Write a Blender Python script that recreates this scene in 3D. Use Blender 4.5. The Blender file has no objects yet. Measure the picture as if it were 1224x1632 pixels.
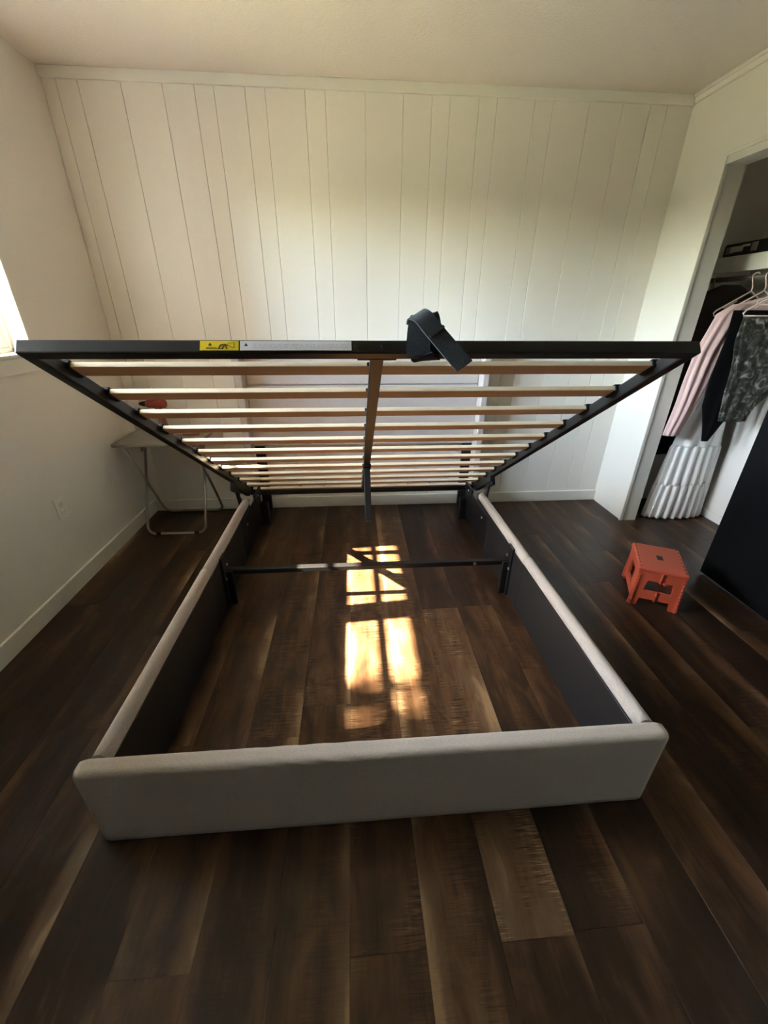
import bpy, bmesh, math, random
from mathutils import Vector, Matrix, noise
random.seed(7)
sc = bpy.context.scene
col = sc.collection
PI = math.pi

# ------------------------------------------------------------------ camera
cam = bpy.data.cameras.new('camera')
cam.sensor_fit = 'HORIZONTAL'; cam.sensor_width = 36.0
cam.lens = 36.0 * 644.21 / 1224.0
cam.clip_start = 0.02
camo = bpy.data.objects.new('camera', cam); col.objects.link(camo)
Rr = Vector((0.997352, -0.072482, 0.005879)); Ru = Vector((0.026767, 0.441066, 0.897075)); Rf = Vector((0.067615, 0.894543, -0.441839))
M = Matrix(((Rr.x, Ru.x, -Rf.x, 1.5146), (Rr.y, Ru.y, -Rf.y, -2.8793), (Rr.z, Ru.z, -Rf.z, 1.35418), (0, 0, 0, 1)))
camo.matrix_world = M
sc.camera = camo

# ------------------------------------------------------------------ world, sun, exposure
SUN_T = 0.82          # tangent of the sun's elevation
wd = bpy.data.worlds.new('sky'); sc.world = wd; wd.use_nodes = True
nt = wd.node_tree
bgn = nt.nodes['Background']
sky = nt.nodes.new('ShaderNodeTexSky'); sky.sky_type = 'NISHITA'
sky.sun_disc = False
sky.sun_elevation = math.atan(SUN_T); sky.sun_rotation = math.radians(-94)
sky.air_density = 1.0; sky.dust_density = 0.9; sky.ozone_density = 1.0
nt.links.new(sky.outputs[0], bgn.inputs[0]); bgn.inputs[1].default_value = 1.6
sun = bpy.data.lights.new('sun', 'SUN'); sun.energy = 36.0; sun.angle = math.radians(0.53); sun.color = (1.0, 0.82, 0.62)
suno = bpy.data.objects.new('sun', sun); col.objects.link(suno)
suno.rotation_euler = Vector((1.0, 0.07, -SUN_T)).to_track_quat('-Z', 'Y').to_euler()
por = bpy.data.lights.new('window_portal', 'AREA'); por.shape = 'RECTANGLE'; por.size = 1.33; por.size_y = 0.95
poro = bpy.data.objects.new('window_portal', por); col.objects.link(poro)
poro.location = (-0.13, -1.385, 1.65); poro.rotation_euler = Vector((1, 0, 0)).to_track_quat('-Z', 'Z').to_euler()
por.cycles.is_portal = True
sc.view_settings.view_transform = 'Standard'; sc.view_settings.look = 'None'
sc.view_settings.gamma = 1.0; sc.view_settings.use_curve_mapping = False
sc.view_settings.exposure = 2.78
try:
    sc.cycles.use_denoising = True
    sc.cycles.max_bounces = 14; sc.cycles.diffuse_bounces = 8; sc.cycles.transparent_max_bounces = 12
    sc.cycles.sample_clamp_indirect = 8.0
except Exception:
    pass

# ------------------------------------------------------------------ helpers
def nm(name):
    m = bpy.data.materials.new(name); m.use_nodes = True
    return m, m.node_tree, m.node_tree.nodes['Principled BSDF']

def mat(name, color, rough=0.5, metal=0.0, bump=0.0, bscale=200.0, spec=0.5, var=0.0, vscale=3.0):
    m, t, b = nm(name)
    b.inputs['Base Color'].default_value = (*color, 1); b.inputs['Roughness'].default_value = rough
    b.inputs['Metallic'].default_value = metal; b.inputs['Specular IOR Level'].default_value = spec
    tc = t.nodes.new('ShaderNodeTexCoord')
    if bump:
        n = t.nodes.new('ShaderNodeTexNoise'); n.inputs['Scale'].default_value = bscale; n.inputs['Detail'].default_value = 3
        t.links.new(tc.outputs['Object'], n.inputs['Vector'])
        bp = t.nodes.new('ShaderNodeBump'); bp.inputs['Strength'].default_value = bump; bp.inputs['Distance'].default_value = 0.004
        t.links.new(n.outputs['Fac'], bp.inputs['Height']); t.links.new(bp.outputs[0], b.inputs['Normal'])
    if var:
        n = t.nodes.new('ShaderNodeTexNoise'); n.inputs['Scale'].default_value = vscale; n.inputs['Detail'].default_value = 4
        t.links.new(tc.outputs['Object'], n.inputs['Vector'])
        r = t.nodes.new('ShaderNodeValToRGB')
        r.color_ramp.elements[0].position = 0.3; r.color_ramp.elements[1].position = 0.7
        r.color_ramp.elements[0].color = (*[c * (1 - var) for c in color], 1); r.color_ramp.elements[1].color = (*[min(1, c * (1 + var)) for c in color], 1)
        t.links.new(n.outputs['Fac'], r.inputs[0]); t.links.new(r.outputs[0], b.inputs['Base Color'])
    return m

def mat_fabric(name, color, scale=700.0, var=0.12, bump=0.35):
    m, t, b = nm(name)
    b.inputs['Roughness'].default_value = 0.95; b.inputs['Specular IOR Level'].default_value = 0.15
    b.inputs['Sheen Weight'].default_value = 0.15 if max(color) > 0.02 else 0.0
    tc = t.nodes.new('ShaderNodeTexCoord')
    hs = []
    for i, sv in enumerate(((1, 6, 6), (6, 1, 1))):
        mp = t.nodes.new('ShaderNodeMapping'); mp.inputs['Scale'].default_value = sv
        n = t.nodes.new('ShaderNodeTexNoise'); n.inputs['Scale'].default_value = scale / 6; n.inputs['Detail'].default_value = 2
        t.links.new(tc.outputs['Object'], mp.inputs[0]); t.links.new(mp.outputs[0], n.inputs['Vector']); hs.append(n)
    mx = t.nodes.new('ShaderNodeMath'); mx.operation = 'ADD'
    t.links.new(hs[0].outputs['Fac'], mx.inputs[0]); t.links.new(hs[1].outputs['Fac'], mx.inputs[1])
    r = t.nodes.new('ShaderNodeMapRange'); r.inputs[1].default_value = 0.7; r.inputs[2].default_value = 1.3
    r.inputs[3].default_value = 1 - var; r.inputs[4].default_value = 1 + var
    t.links.new(mx.outputs[0], r.inputs[0])
    v = t.nodes.new('ShaderNodeVectorMath'); v.operation = 'SCALE'; v.inputs[0].default_value = color
    t.links.new(r.outputs[0], v.inputs['Scale']); t.links.new(v.outputs[0], b.inputs['Base Color'])
    bp = t.nodes.new('ShaderNodeBump'); bp.inputs['Strength'].default_value = bump; bp.inputs['Distance'].default_value = 0.002
    t.links.new(mx.outputs[0], bp.inputs['Height']); t.links.new(bp.outputs[0], b.inputs['Normal'])
    return m

def mat_plank(name):
    m, t, b = nm(name)
    N = t.nodes.new; L = t.links.new
    tc = N('ShaderNodeTexCoord'); oi = N('ShaderNodeObjectInfo')
    sep = N('ShaderNodeSeparateXYZ'); L(tc.outputs['Object'], sep.inputs[0])
    csep = N('ShaderNodeSeparateColor'); L(oi.outputs['Color'], csep.inputs[0])
    off = N('ShaderNodeCombineXYZ')
    mu = N('ShaderNodeMath'); mu.operation = 'MULTIPLY'; mu.inputs[1].default_value = 37.0; L(oi.outputs['Random'], mu.inputs[0])
    L(mu.outputs[0], off.inputs[0]); L(mu.outputs[0], off.inputs[1])
    ad = N('ShaderNodeVectorMath'); L(tc.outputs['Object'], ad.inputs[0]); L(off.outputs[0], ad.inputs[1])
    def nz(scale, vec, detail=4, dist=0.0, rough=0.55):
        mp = N('ShaderNodeMapping'); mp.inputs['Scale'].default_value = vec; L(ad.outputs[0], mp.inputs[0])
        n = N('ShaderNodeTexNoise'); n.inputs['Scale'].default_value = scale; n.inputs['Detail'].default_value = detail
        n.inputs['Distortion'].default_value = dist; n.inputs['Roughness'].default_value = rough
        L(mp.outputs[0], n.inputs['Vector']); return n.outputs['Fac']
    def math_(op, a, bb=None, clamp=False):
        n = N('ShaderNodeMath'); n.operation = op; n.use_clamp = clamp
        for i, x in enumerate((a, bb)):
            if x is None: continue
            if isinstance(x, (int, float)): n.inputs[i].default_value = x
            else: L(x, n.inputs[i])
        return n.outputs[0]
    def rng(x, a, bb, c=0.0, d=1.0):
        n = N('ShaderNodeMapRange'); n.interpolation_type = 'SMOOTHSTEP'
        for i, v in enumerate((a, bb, c, d)): n.inputs[1 + i].default_value = v
        L(x, n.inputs[0]); return n.outputs[0]
    broad = nz(1.0, (9, 0.7, 1), 3)          # long tonal bands
    fine = nz(1.0, (130, 5, 1), 5, 0.4)      # grain
    blot = nz(1.0, (14, 5, 1), 5, 1.0)      # cloudy blotches
    sawm = nz(1.0, (10, 190, 1), 2, 1.5)      # cross saw marks
    sawp = nz(1.0, (8, 3, 1), 2)
    e1 = rng(sep.outputs[0], 0.015, 0.091)    # lighter worn strip on the +X edge
    e2 = rng(sep.outputs[0], -0.03, -0.091)
    en = rng(nz(1.0, (5, 1.6, 1), 2), 0.38, 0.62)
    edge = math_('MULTIPLY', math_('ADD', math_('MULTIPLY', e1, csep.outputs[1]), math_('MULTIPLY', e2, math_('SUBTRACT', 1.0, csep.outputs[1]))), en)
    saw = math_('MULTIPLY', math_('MULTIPLY', math_('SUBTRACT', sawm, 0.5), rng(sawp, 0.42, 0.62)), csep.outputs[2])
    tone = math_('ADD', math_('MULTIPLY', math_('SUBTRACT', broad, 0.5), 1.0), math_('MULTIPLY', math_('SUBTRACT', fine, 0.5), 0.28))
    tone = math_('ADD', tone, math_('MULTIPLY', math_('SUBTRACT', blot, 0.5), 0.8))
    tone = math_('ADD', tone, math_('MULTIPLY', edge, 0.50))
    tone = math_('ADD', tone, math_('MULTIPLY', saw, 1.9))
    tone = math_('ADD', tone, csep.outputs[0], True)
    ramp = N('ShaderNodeValToRGB'); L(tone, ramp.inputs[0])
    els = ramp.color_ramp.elements
    els[0].position = 0.0; els[0].color = (0.014, 0.008, 0.005, 1)
    els[1].position = 1.0; els[1].color = (0.30, 0.19, 0.10, 1)
    e = els.new(0.3); e.color = (0.036, 0.0185, 0.010, 1)
    e = els.new(0.55); e.color = (0.092, 0.047, 0.022, 1)
    e = els.new(0.78); e.color = (0.15, 0.092, 0.05, 1)
    L(ramp.outputs[0], b.inputs['Base Color'])
    b.inputs['Roughness'].default_value = 0.36; b.inputs['Specular IOR Level'].default_value = 0.28
    L(rng(blot, 0.3, 0.7, 0.30, 0.44), b.inputs['Roughness'])
    bp = N('ShaderNodeBump'); bp.inputs['Strength'].default_value = 0.25; bp.inputs['Distance'].default_value = 0.002
    L(math_('ADD', fine, math_('MULTIPLY', saw, 2.0)), bp.inputs['Height']); L(bp.outputs[0], b.inputs['Normal'])
    return m

def mat_slat(name, base, hi):
    m, t, b = nm(name)
    tc = t.nodes.new('ShaderNodeTexCoord')
    mp = t.nodes.new('ShaderNodeMapping'); mp.inputs['Scale'].default_value = (1.5, 60, 60)
    n = t.nodes.new('ShaderNodeTexNoise'); n.inputs['Scale'].default_value = 2.0; n.inputs['Detail'].default_value = 4
    t.links.new(tc.outputs['Object'], mp.inputs[0]); t.links.new(mp.outputs[0], n.inputs['Vector'])
    r = t.nodes.new('ShaderNodeValToRGB'); r.color_ramp.elements[0].position = 0.3; r.color_ramp.elements[1].position = 0.7
    r.color_ramp.elements[0].color = (*base, 1); r.color_ramp.elements[1].color = (*hi, 1)
    t.links.new(n.outputs['Fac'], r.inputs[0]); t.links.new(r.outputs[0], b.inputs['Base Color'])
    b.inputs['Roughness'].default_value = 0.55
    return m

def mat_lace(name):
    m, t, b = nm(name)
    tc = t.nodes.new('ShaderNodeTexCoord')
    n = t.nodes.new('ShaderNodeTexNoise'); n.inputs['Scale'].default_value = 22; n.inputs['Detail'].default_value = 4; n.inputs['Distortion'].default_value = 1.2
    t.links.new(tc.outputs['Object'], n.inputs['Vector'])
    r = t.nodes.new('ShaderNodeValToRGB'); e = r.color_ramp.elements
    e[0].position = 0.40; e[0].color = (0.012, 0.012, 0.010, 1); e[1].position = 0.72; e[1].color = (0.30, 0.29, 0.26, 1)
    x = e.new(0.55); x.color = (0.055, 0.055, 0.042, 1)
    t.links.new(n.outputs['Fac'], r.inputs[0]); t.links.new(r.outputs[0], b.inputs['Base Color'])
    b.inputs['Roughness'].default_value = 0.8
    bp = t.nodes.new('ShaderNodeBump'); bp.inputs['Strength'].default_value = 0.8; bp.inputs['Distance'].default_value = 0.01
    t.links.new(n.outputs['Fac'], bp.inputs['Height']); t.links.new(bp.outputs[0], b.inputs['Normal'])
    return m

def mat_glass(name):
    m = bpy.data.materials.new(name); m.use_nodes = True; t = m.node_tree
    for n in list(t.nodes): t.nodes.remove(n)
    o = t.nodes.new('ShaderNodeOutputMaterial'); mx = t.nodes.new('ShaderNodeMixShader')
    tr = t.nodes.new('ShaderNodeBsdfTransparent'); gl = t.nodes.new('ShaderNodeBsdfGlossy'); gl.inputs['Roughness'].default_value = 0.02
    tr.inputs[0].default_value = (0.95, 0.97, 0.96, 1)
    fr = t.nodes.new('ShaderNodeFresnel'); fr.inputs[0].default_value = 1.45
    t.links.new(fr.outputs[0], mx.inputs[0]); t.links.new(tr.outputs[0], mx.inputs[1]); t.links.new(gl.outputs[0], mx.inputs[2]); t.links.new(mx.outputs[0], o.inputs[0])
    return m

MAT = dict(
    wall=mat('wall_paint', (0.77, 0.735, 0.68), 0.55, bump=0.06, bscale=120, spec=0.3),
    panel=mat('panel_paint', (0.80, 0.77, 0.705), 0.42, bump=0.05, bscale=60, spec=0.4),
    ceil=mat('ceiling_paint', (0.79, 0.735, 0.675), 0.8, bump=0.35, bscale=90, spec=0.2),
    frontwall=mat('darkened_wall', (0.34, 0.30, 0.26), 0.6),  # unseen front wall, darkened so less light bounces onto the footboard
    trim=mat('trim_paint', (0.76, 0.75, 0.69), 0.35),
    plank=mat_plank('vinyl_plank'),
    sub=mat('underlay', (0.02, 0.015, 0.012), 0.9),
    fabric=mat_fabric('beige_linen', (0.47, 0.425, 0.375)),
    headfab_lit=mat_fabric('lit_linen', (0.50, 0.465, 0.44)),  # same linen as the bed, lightened to paint in the window light
    black=mat('black_metal', (0.0075, 0.0075, 0.008), 0.42, bump=0.03, bscale=300, spec=0.38),
    blackboard=mat('black_liner', (0.010, 0.010, 0.0105), 0.5),
    cap=mat('black_plastic', (0.008, 0.008, 0.008), 0.6, spec=0.25),
    slat=mat_slat('plywood_slat', (0.60, 0.36, 0.20), (0.72, 0.46, 0.27)),
    slatedge_lit=mat_slat('lit_slat_edge', (0.74, 0.63, 0.46), (0.84, 0.75, 0.58)),  # lighter than the slat faces: window light on the edges put into colour
    strap=mat_fabric('black_webbing', (0.024, 0.030, 0.038), 900, 0.3),
    chrome=mat('grey_steel', (0.36, 0.35, 0.32), 0.34, 1.0),
    screw=mat('bright_screw', (0.75, 0.74, 0.72), 0.3, 1.0),
    tray=mat('tray_grey', (0.25, 0.235, 0.205), 0.4, var=0.08, vscale=12),
    orange=mat('orange_plastic', (0.50, 0.085, 0.04), 0.5, bump=0.05, bscale=200),
    orangetop=mat('orange_grip', (0.46, 0.10, 0.055), 0.75, bump=0.6, bscale=350),
    plate=mat('white_plastic', (0.78, 0.76, 0.70), 0.4),
    slot=mat('dark_slot', (0.02, 0.02, 0.02), 0.6),
    doorblack=mat('door_black', (0.004, 0.004, 0.0045), 0.8, spec=0.1),
    yellow=mat('sticker_yellow', (0.95, 0.75, 0.015), 0.45),
    white=mat('sticker_white', (0.86, 0.88, 0.95), 0.45),
    ink=mat('ink_black', (0.015, 0.015, 0.015), 0.6),
    inkblue=mat('ink_grey', (0.62, 0.65, 0.74), 0.6),
    pink=mat_fabric('pink_knit', (0.66, 0.47, 0.46), 500, 0.06),
    whitecloth=mat_fabric('white_cotton', (0.80, 0.79, 0.76), 600, 0.04),
    darkcloth=mat_fabric('black_cotton', (0.004, 0.004, 0.0045), 600, 0.2),
    browncloth=mat_fabric('dark_brown_cloth', (0.045, 0.034, 0.03), 400, 0.3),
    lace=mat_lace('dark_patterned_cloth'),
    hanger=mat('pink_plastic', (0.78, 0.60, 0.56), 0.4),
    glass=mat_glass('window_glass'),
    drill=mat('drill_orange', (0.26, 0.035, 0.015), 0.5),
    drillgrip=mat('drill_grip', (0.30, 0.13, 0.10), 0.6),
    wood_dark=mat('bark', (0.08, 0.06, 0.04), 0.9),
    leaf=mat('leaf_green', (0.06, 0.11, 0.025), 0.6),
    lawn=mat('lawn_green', (0.24, 0.235, 0.12), 0.95, var=0.3, vscale=2),
    paper=mat('label_paper', (0.75, 0.66, 0.60), 0.6),
    grey=mat('grey_plastic', (0.22, 0.22, 0.20), 0.5),
)

class B:
    """collects geometry, then links it as ONE mesh object"""
    def __init__(s): s.bm = bmesh.new(); s.mats = []; s.mi = 0
    def use(s, m):
        if m not in s.mats: s.mats.append(m)
        s.mi = s.mats.index(m); return s
    def _tag(s, verts):
        fs = {f for v in verts for f in v.link_faces}
        for f in fs: f.material_index = s.mi
    def box(s, lo, hi, bev=0.0, seg=2, mtx=None):
        r = bmesh.ops.create_cube(s.bm, size=1.0); vs = r['verts']
        for v in vs:
            v.co = Vector([lo[i] + (v.co[i] + 0.5) * (hi[i] - lo[i]) for i in range(3)])
        if bev > 0:
            es = list({e for v in vs for e in v.link_edges})
            rr = bmesh.ops.bevel(s.bm, geom=es, offset=bev, segments=seg, profile=0.5, affect='EDGES')
            vs = list({v for f in rr['faces'] for v in f.verts} | {v for v in vs if v.is_valid})
        if mtx is not None:
            for v in vs: v.co = mtx @ v.co
        s._tag(vs); return vs
    def tube(s, pts, rad, n=10, closed=False, cap=True):
        pts = [Vector(q) for q in pts]; rings = []; m = len(pts)
        up = None
        for i, q in enumerate(pts):
            a = pts[i - 1] if (i > 0 or closed) else q; c = pts[(i + 1) % m] if (i < m - 1 or closed) else q
            d = (c - a).normalized()
            if up is None:
                up = Vector((0, 0, 1)) if abs(d.z) < 0.9 else Vector((1, 0, 0))
            x = d.cross(up).normalized(); up = x.cross(d).normalized()
            rr = rad[i] if isinstance(rad, (list, tuple)) else rad
            rings.append([s.bm.verts.new(q + x * math.cos(2 * PI * k / n) * rr + up * math.sin(2 * PI * k / n) * rr) for k in range(n)])
        for i in range(m if closed else m - 1):
            A = rings[i]; C = rings[(i + 1) % m]
            for k in range(n):
                f = s.bm.faces.new((A[k], A[(k + 1) % n], C[(k + 1) % n], C[k])); f.material_index = s.mi; f.smooth = True
        if cap and not closed:
            for A in (rings[0], rings[-1]):
                f = s.bm.faces.new(A); f.material_index = s.mi
        return rings
    def loft(s, rings, cap=True, smooth=True):
        R = [[s.bm.verts.new(q) for q in rg] for rg in rings]; n = len(R[0])
        for A, C in zip(R, R[1:]):
            for k in range(n):
                f = s.bm.faces.new((A[k], A[(k + 1) % n], C[(k + 1) % n], C[k])); f.material_index = s.mi; f.smooth = smooth
        if cap:
            for A in (R[0], R[-1]):
                f = s.bm.faces.new(A); f.material_index = s.mi
        return R
    def prism(s, outline, h, mtx=None, holes=()):
        """flat outline (x,y) extruded z 0..h; outline may have a matrix"""
        lo = [s.bm.verts.new((x, y, 0)) for x, y in outline]; hi = [s.bm.verts.new((x, y, h)) for x, y in outline]
        n = len(lo); fs = [s.bm.faces.new(list(reversed(lo))), s.bm.faces.new(hi)]
        for k in range(n): fs.append(s.bm.faces.new((lo[k], lo[(k + 1) % n], hi[(k + 1) % n], hi[k])))
        for f in fs: f.material_index = s.mi
        if mtx is not None:
            for v in lo + hi: v.co = mtx @ v.co
    def ribbon(s, path, across, w, t):
        """path points with per-point across vectors -> solid strap of width w, thickness t"""
        rings = []
        m = len(path)
        for i in range(m):
            q = Vector(path[i]); d = (Vector(path[min(m - 1, i + 1)]) - Vector(path[max(0, i - 1)])).normalized()
            a = Vector(across[i]).normalized(); a = (a - d * a.dot(d)).normalized(); nn = d.cross(a)
            ww = w[i] if isinstance(w, (list, tuple)) else w
            rings.append([q + a * ww / 2 + nn * t / 2, q - a * ww / 2 + nn * t / 2, q - a * ww / 2 - nn * t / 2, q + a * ww / 2 - nn * t / 2])
        s.loft(rings, True, False)
    def build(s, name, m, parent=None, loc=None, smooth=None, mtx=None):
        bmesh.ops.recalc_face_normals(s.bm, faces=s.bm.faces[:])
        me = bpy.data.meshes.new(name); s.bm.to_mesh(me); s.bm.free()
        ms = s.mats if s.mats else [m]
        for x in ms: me.materials.append(MAT[x] if isinstance(x, str) else x)
        o = bpy.data.objects.new(name, me); col.objects.link(o)
        if loc: o.location = loc
        if mtx is not None: o.matrix_local = mtx
        if parent: o.parent = parent
        if smooth is not None:
            for pl in me.polygons: pl.use_smooth = smooth
        return o

def box(name, lo, hi, m, parent=None, bev=0.0, seg=2):
    b = B(); b.box(lo, hi, bev, seg); return b.build(name, m, parent)
def tag(o, label, cat, group=None, kind=None):
    o['label'] = label; o['category'] = cat
    if group: o['group'] = group
    if kind: o['kind'] = kind
    return o
def struct(o, label, cat): return tag(o, label, cat, kind='structure')
def empty(name, loc=(0, 0, 0)):
    o = bpy.data.objects.new(name, None); o.empty_display_size = 0.1; o.location = loc; col.objects.link(o); return o
def inst(src, name, parent, loc=None, mtx=None):
    o = src.copy(); o.name = name; col.objects.link(o); o.parent = parent
    if loc is not None: o.location = loc
    if mtx is not None: o.matrix_local = mtx
    return o

XR = 3.4435; H = 2.44; YF = -5.2; CB = 4.12; CW = 3.555   # right wall, ceiling, front wall, closet back, closet-side face of the right wall

# ------------------------------------------------------------------ floor (planks are parts)
floor = box('floor', (-0.12, YF - 0.12, -0.06), (CB + 0.1, 0.1, -0.006), 'sub')
struct(floor, 'dark brown wood-look plank floor with lighter worn streaks', 'floor')
PW = 0.182; G = 0.0004; PL = 1.222
pm = {}
def plank_mesh(w, l):
    k = (round(w, 3), round(l, 3))
    if k not in pm:
        b = B(); b.box((-w / 2 + G, -l / 2 + G, -0.006), (w / 2 - G, l / 2 - G, 0.0), 0.0003, 1)
        o = b.build('plank', 'plank', floor); pm[k] = o.data; col.objects.unlink(o); bpy.data.objects.remove(o)
    return pm[k]
ends = {5: -2.487, 8: -2.487, 10: -2.487, 11: -2.48, 4: -1.93, 6: -0.7, 7: -1.8, 9: -0.95, 12: -2.9, 13: -1.72, 3: -1.37, 2: -0.62, 14: -0.55, 15: -1.1, 16: -2.0}
rp = random.Random(5)
tone = {(10, -1.876): (0.62, 1.0, 1.3), (9, None): (0.54, 0.0, 1.0), (8, None): (0.47, 0.6, 0.9), (5, None): (0.42, 1.0, 0.2), (7, None): (0.40, 1.0, 0.7), (11, None): (0.27, 0.8, 0.4), (6, None): (0.44, 1.0, 0.7), (4, None): (0.33, 1.0, 0.0), (3, None): (0.26, 1.0, 0.0)}  # plank tones; bed columns also raised to paint in scattered sunlight
for k in range(-1, 23):
    x0 = max(0.0, 0.015 + PW * k); x1 = min(CB, 0.015 + PW * (k + 1))
    e = ends.get(k, -rp.uniform(0, PL))
    while e < 0: e += PL
    y1 = e
    while y1 > YF:
        y0 = y1 - PL; a, c = max(YF, y0), min(0.0, y1)
        if c - a > 0.02:
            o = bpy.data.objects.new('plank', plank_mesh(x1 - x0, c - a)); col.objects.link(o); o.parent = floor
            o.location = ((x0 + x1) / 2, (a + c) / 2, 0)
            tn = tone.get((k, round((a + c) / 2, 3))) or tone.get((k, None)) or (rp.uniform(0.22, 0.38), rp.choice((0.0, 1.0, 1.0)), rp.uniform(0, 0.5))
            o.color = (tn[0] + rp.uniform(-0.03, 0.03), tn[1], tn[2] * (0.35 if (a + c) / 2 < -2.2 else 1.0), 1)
        y1 = y0

# ------------------------------------------------------------------ ceiling and walls
struct(box('ceiling', (-0.12, YF - 0.12, H), (CB + 0.1, 0.1, H + 0.1), 'ceil'), 'plain off-white textured ceiling above the room', 'ceiling')
wb = box('wall_back', (-0.12, 0.009, -0.05), (XR, 0.1, H), 'wall')
struct(wb, 'cream painted wall of grooved vertical panel boards behind the bed', 'wall')
gx = [0.0, .069, .174, .382, .585, .742, .84, .997, 1.099, 1.304, 1.409, 1.618, 1.82, 1.976, 2.074, 2.231, 2.329, 2.538, 2.642, 2.846, 3.038, 3.195, 3.292, XR]
for a, c in zip(gx, gx[1:]):
    b = B(); b.box((a + 0.0008, 0.0, 0.0), (c - 0.0008, 0.010, 2.41), 0.0018, 1); b.build('panel', 'panel', wb)
WY0, WY1, WZ0, WZ1 = -2.06, -0.713, 1.18, 2.10
b = B()
b.box((-0.12, YF - 0.12, -0.05), (0, WY0, H)); b.box((-0.12, WY1, -0.05), (0, 0.1, H))
b.box((-0.12, WY0, -0.05), (0, WY1, WZ0 - 0.02)); b.box((-0.12, WY0, WZ1), (0, WY1, H))
struct(b.build('wall_left', 'wall'), 'smooth pale painted left wall holding the window and the outlets', 'wall')
OY0, OY1, OZ = -2.35, -0.378, 2.045
b = B()
b.box((XR, OY1, -0.05), (CW, 0.1, H)); b.box((XR, OY0, OZ), (CW, OY1, H)); b.box((XR, YF - 0.12, -0.05), (CW, OY0, H))
struct(b.build('wall_right', 'trim'), 'cream painted right wall with the open closet cut into it', 'wall')
struct(box('wall_front', (-0.12, YF - 0.12, -0.05), (CB + 0.1, YF, H), 'frontwall'), 'unseen wall facing the foot of the bed, darkened to cut bounce light', 'wall')
struct(box('wall_closet', (CB, YF, -0.05), (CB + 0.1, 0.1, H), 'wall'), 'white closet back wall behind the hanging clothes', 'wall')
struct(box('wall_closet_end', (CW, 0.0, -0.05), (CB, 0.1, H), 'wall'), 'white closet end wall beside the long black dress', 'wall')
struct(box('wall_closet_near', (CW, -2.6, -0.05), (CB, -2.5, H), 'wall'), 'white closet wall at the near end behind the black door', 'wall')
def board(name, lo, hi, label, bev=0.004):
    return struct(box(name, lo, hi, 'trim', None, bev, 2), label, 'baseboard' if name.startswith('base') else 'trim')
board('baseboard_back', (0.0, -0.014, 0.0), (XR, 0.0, 0.085), 'white baseboard along the bottom of the panelled wall')
board('baseboard_left', (0.0, YF, 0.0), (0.015, -0.014, 0.092), 'white baseboard along the bottom of the left wall')
board('baseboard_closet', (CW, -0.014, 0.0), (CB, 0.0, 0.085), 'white baseboard on the closet end wall under the black dress')
board('baseboard_right', (CB - 0.014, -2.5, 0.0), (CB, -0.014, 0.06), 'white baseboard on the closet back wall')
board('trim_1', (0.0, -0.016, 2.393), (XR, 0.0, H), 'flat cream trim strip along the top of the panelled wall')
b = B(); b.box((XR - 0.014, YF, 2.398), (XR, -0.016, H), 0.004); b.box((XR - 0.022, YF, 2.424), (XR - 0.012, -0.016, H), 0.003)
struct(b.build('trim_2', 'trim'), 'stepped cream trim along the top of the closet wall', 'trim')
b = B(); b.box((XR - 0.008, OY1, 0.0), (XR, OY1 + 0.016, OZ + 0.05), 0.003); b.box((XR - 0.008, OY0 - 0.016, OZ + 0.034), (XR, OY1, OZ + 0.05), 0.003)
b.box((XR - 0.012, OY1 - 0.007, 0.0), (XR + 0.010, OY1 + 0.004, OZ), 0.003)
struct(b.build('trim_3', 'trim'), 'thin white edging around the closet opening', 'trim')

# ------------------------------------------------------------------ window
win = struct(empty('window_1', (0, (WY0 + WY1) / 2, WZ0)), 'bright window at the left edge of the left wall', 'window')
wl = -win.location
def wbox(name, lo, hi, m='trim', bev=0.003):
    o = box(name, lo, hi, m, None, bev, 2); o.parent = win; o.location = wl; return o
b = B()
for y0, y1 in ((WY1, WY1 - 0.02), (-1.345, -1.425), (WY0 + 0.02, WY0)): b.box((-0.12, y1, WZ0), (-0.07, y0, WZ1), 0.003)
b.box((-0.12, WY0, WZ1 - 0.03), (-0.07, WY1, WZ1), 0.003); b.box((-0.12, WY0, WZ0), (-0.07, WY1, WZ0 + 0.02), 0.003)
o = b.build('window_frame', 'trim', win); o.location = wl
for y1, y0 in ((WY1 - 0.02, -1.345), (-1.425, WY0 + 0.02)):
    b = B(); z0, z1 = WZ0 + 0.02, WZ1 - 0.03
    for (lo, hi) in (((y0, z0), (y0 + 0.03, z1)), ((y1 - 0.03, z0), (y1, z1)), ((y0 + 0.03, z0), (y1 - 0.03, z0 + 0.035)), ((y0 + 0.03, z1 - 0.03), (y1 - 0.03, z1)), ((y0 + 0.03, 1.395), (y1 - 0.03, 1.412))):
        b.box((-0.108, lo[0], lo[1]), (-0.08, hi[0], hi[1]), 0.002)
    o = b.build('sash', 'trim', win); o.location = wl
    g = box('pane', (-0.096, y0 + 0.025, z0 + 0.03), (-0.092, y1 - 0.025, z1 - 0.025), 'glass', o)
wbox('window_sill', (-0.10, WY0 - 0.05, WZ0 - 0.02), (0.022, WY1 + 0.05, WZ0), bev=0.006)
wbox('apron', (0.0, WY0 - 0.03, WZ0 - 0.085), (0.014, WY1 + 0.03, WZ0 - 0.02))
b = B()
b.box((0.0, WY1, WZ0), (0.006, WY1 + 0.012, WZ1 + 0.012), 0.002); b.box((0.0, WY0 - 0.012, WZ1), (0.006, WY1, WZ1 + 0.012), 0.002); b.box((0.0, WY0 - 0.012, WZ0), (0.006, WY0, WZ1), 0.002)
o = b.build('edge_bead', 'trim', win); o.location = wl

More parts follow.
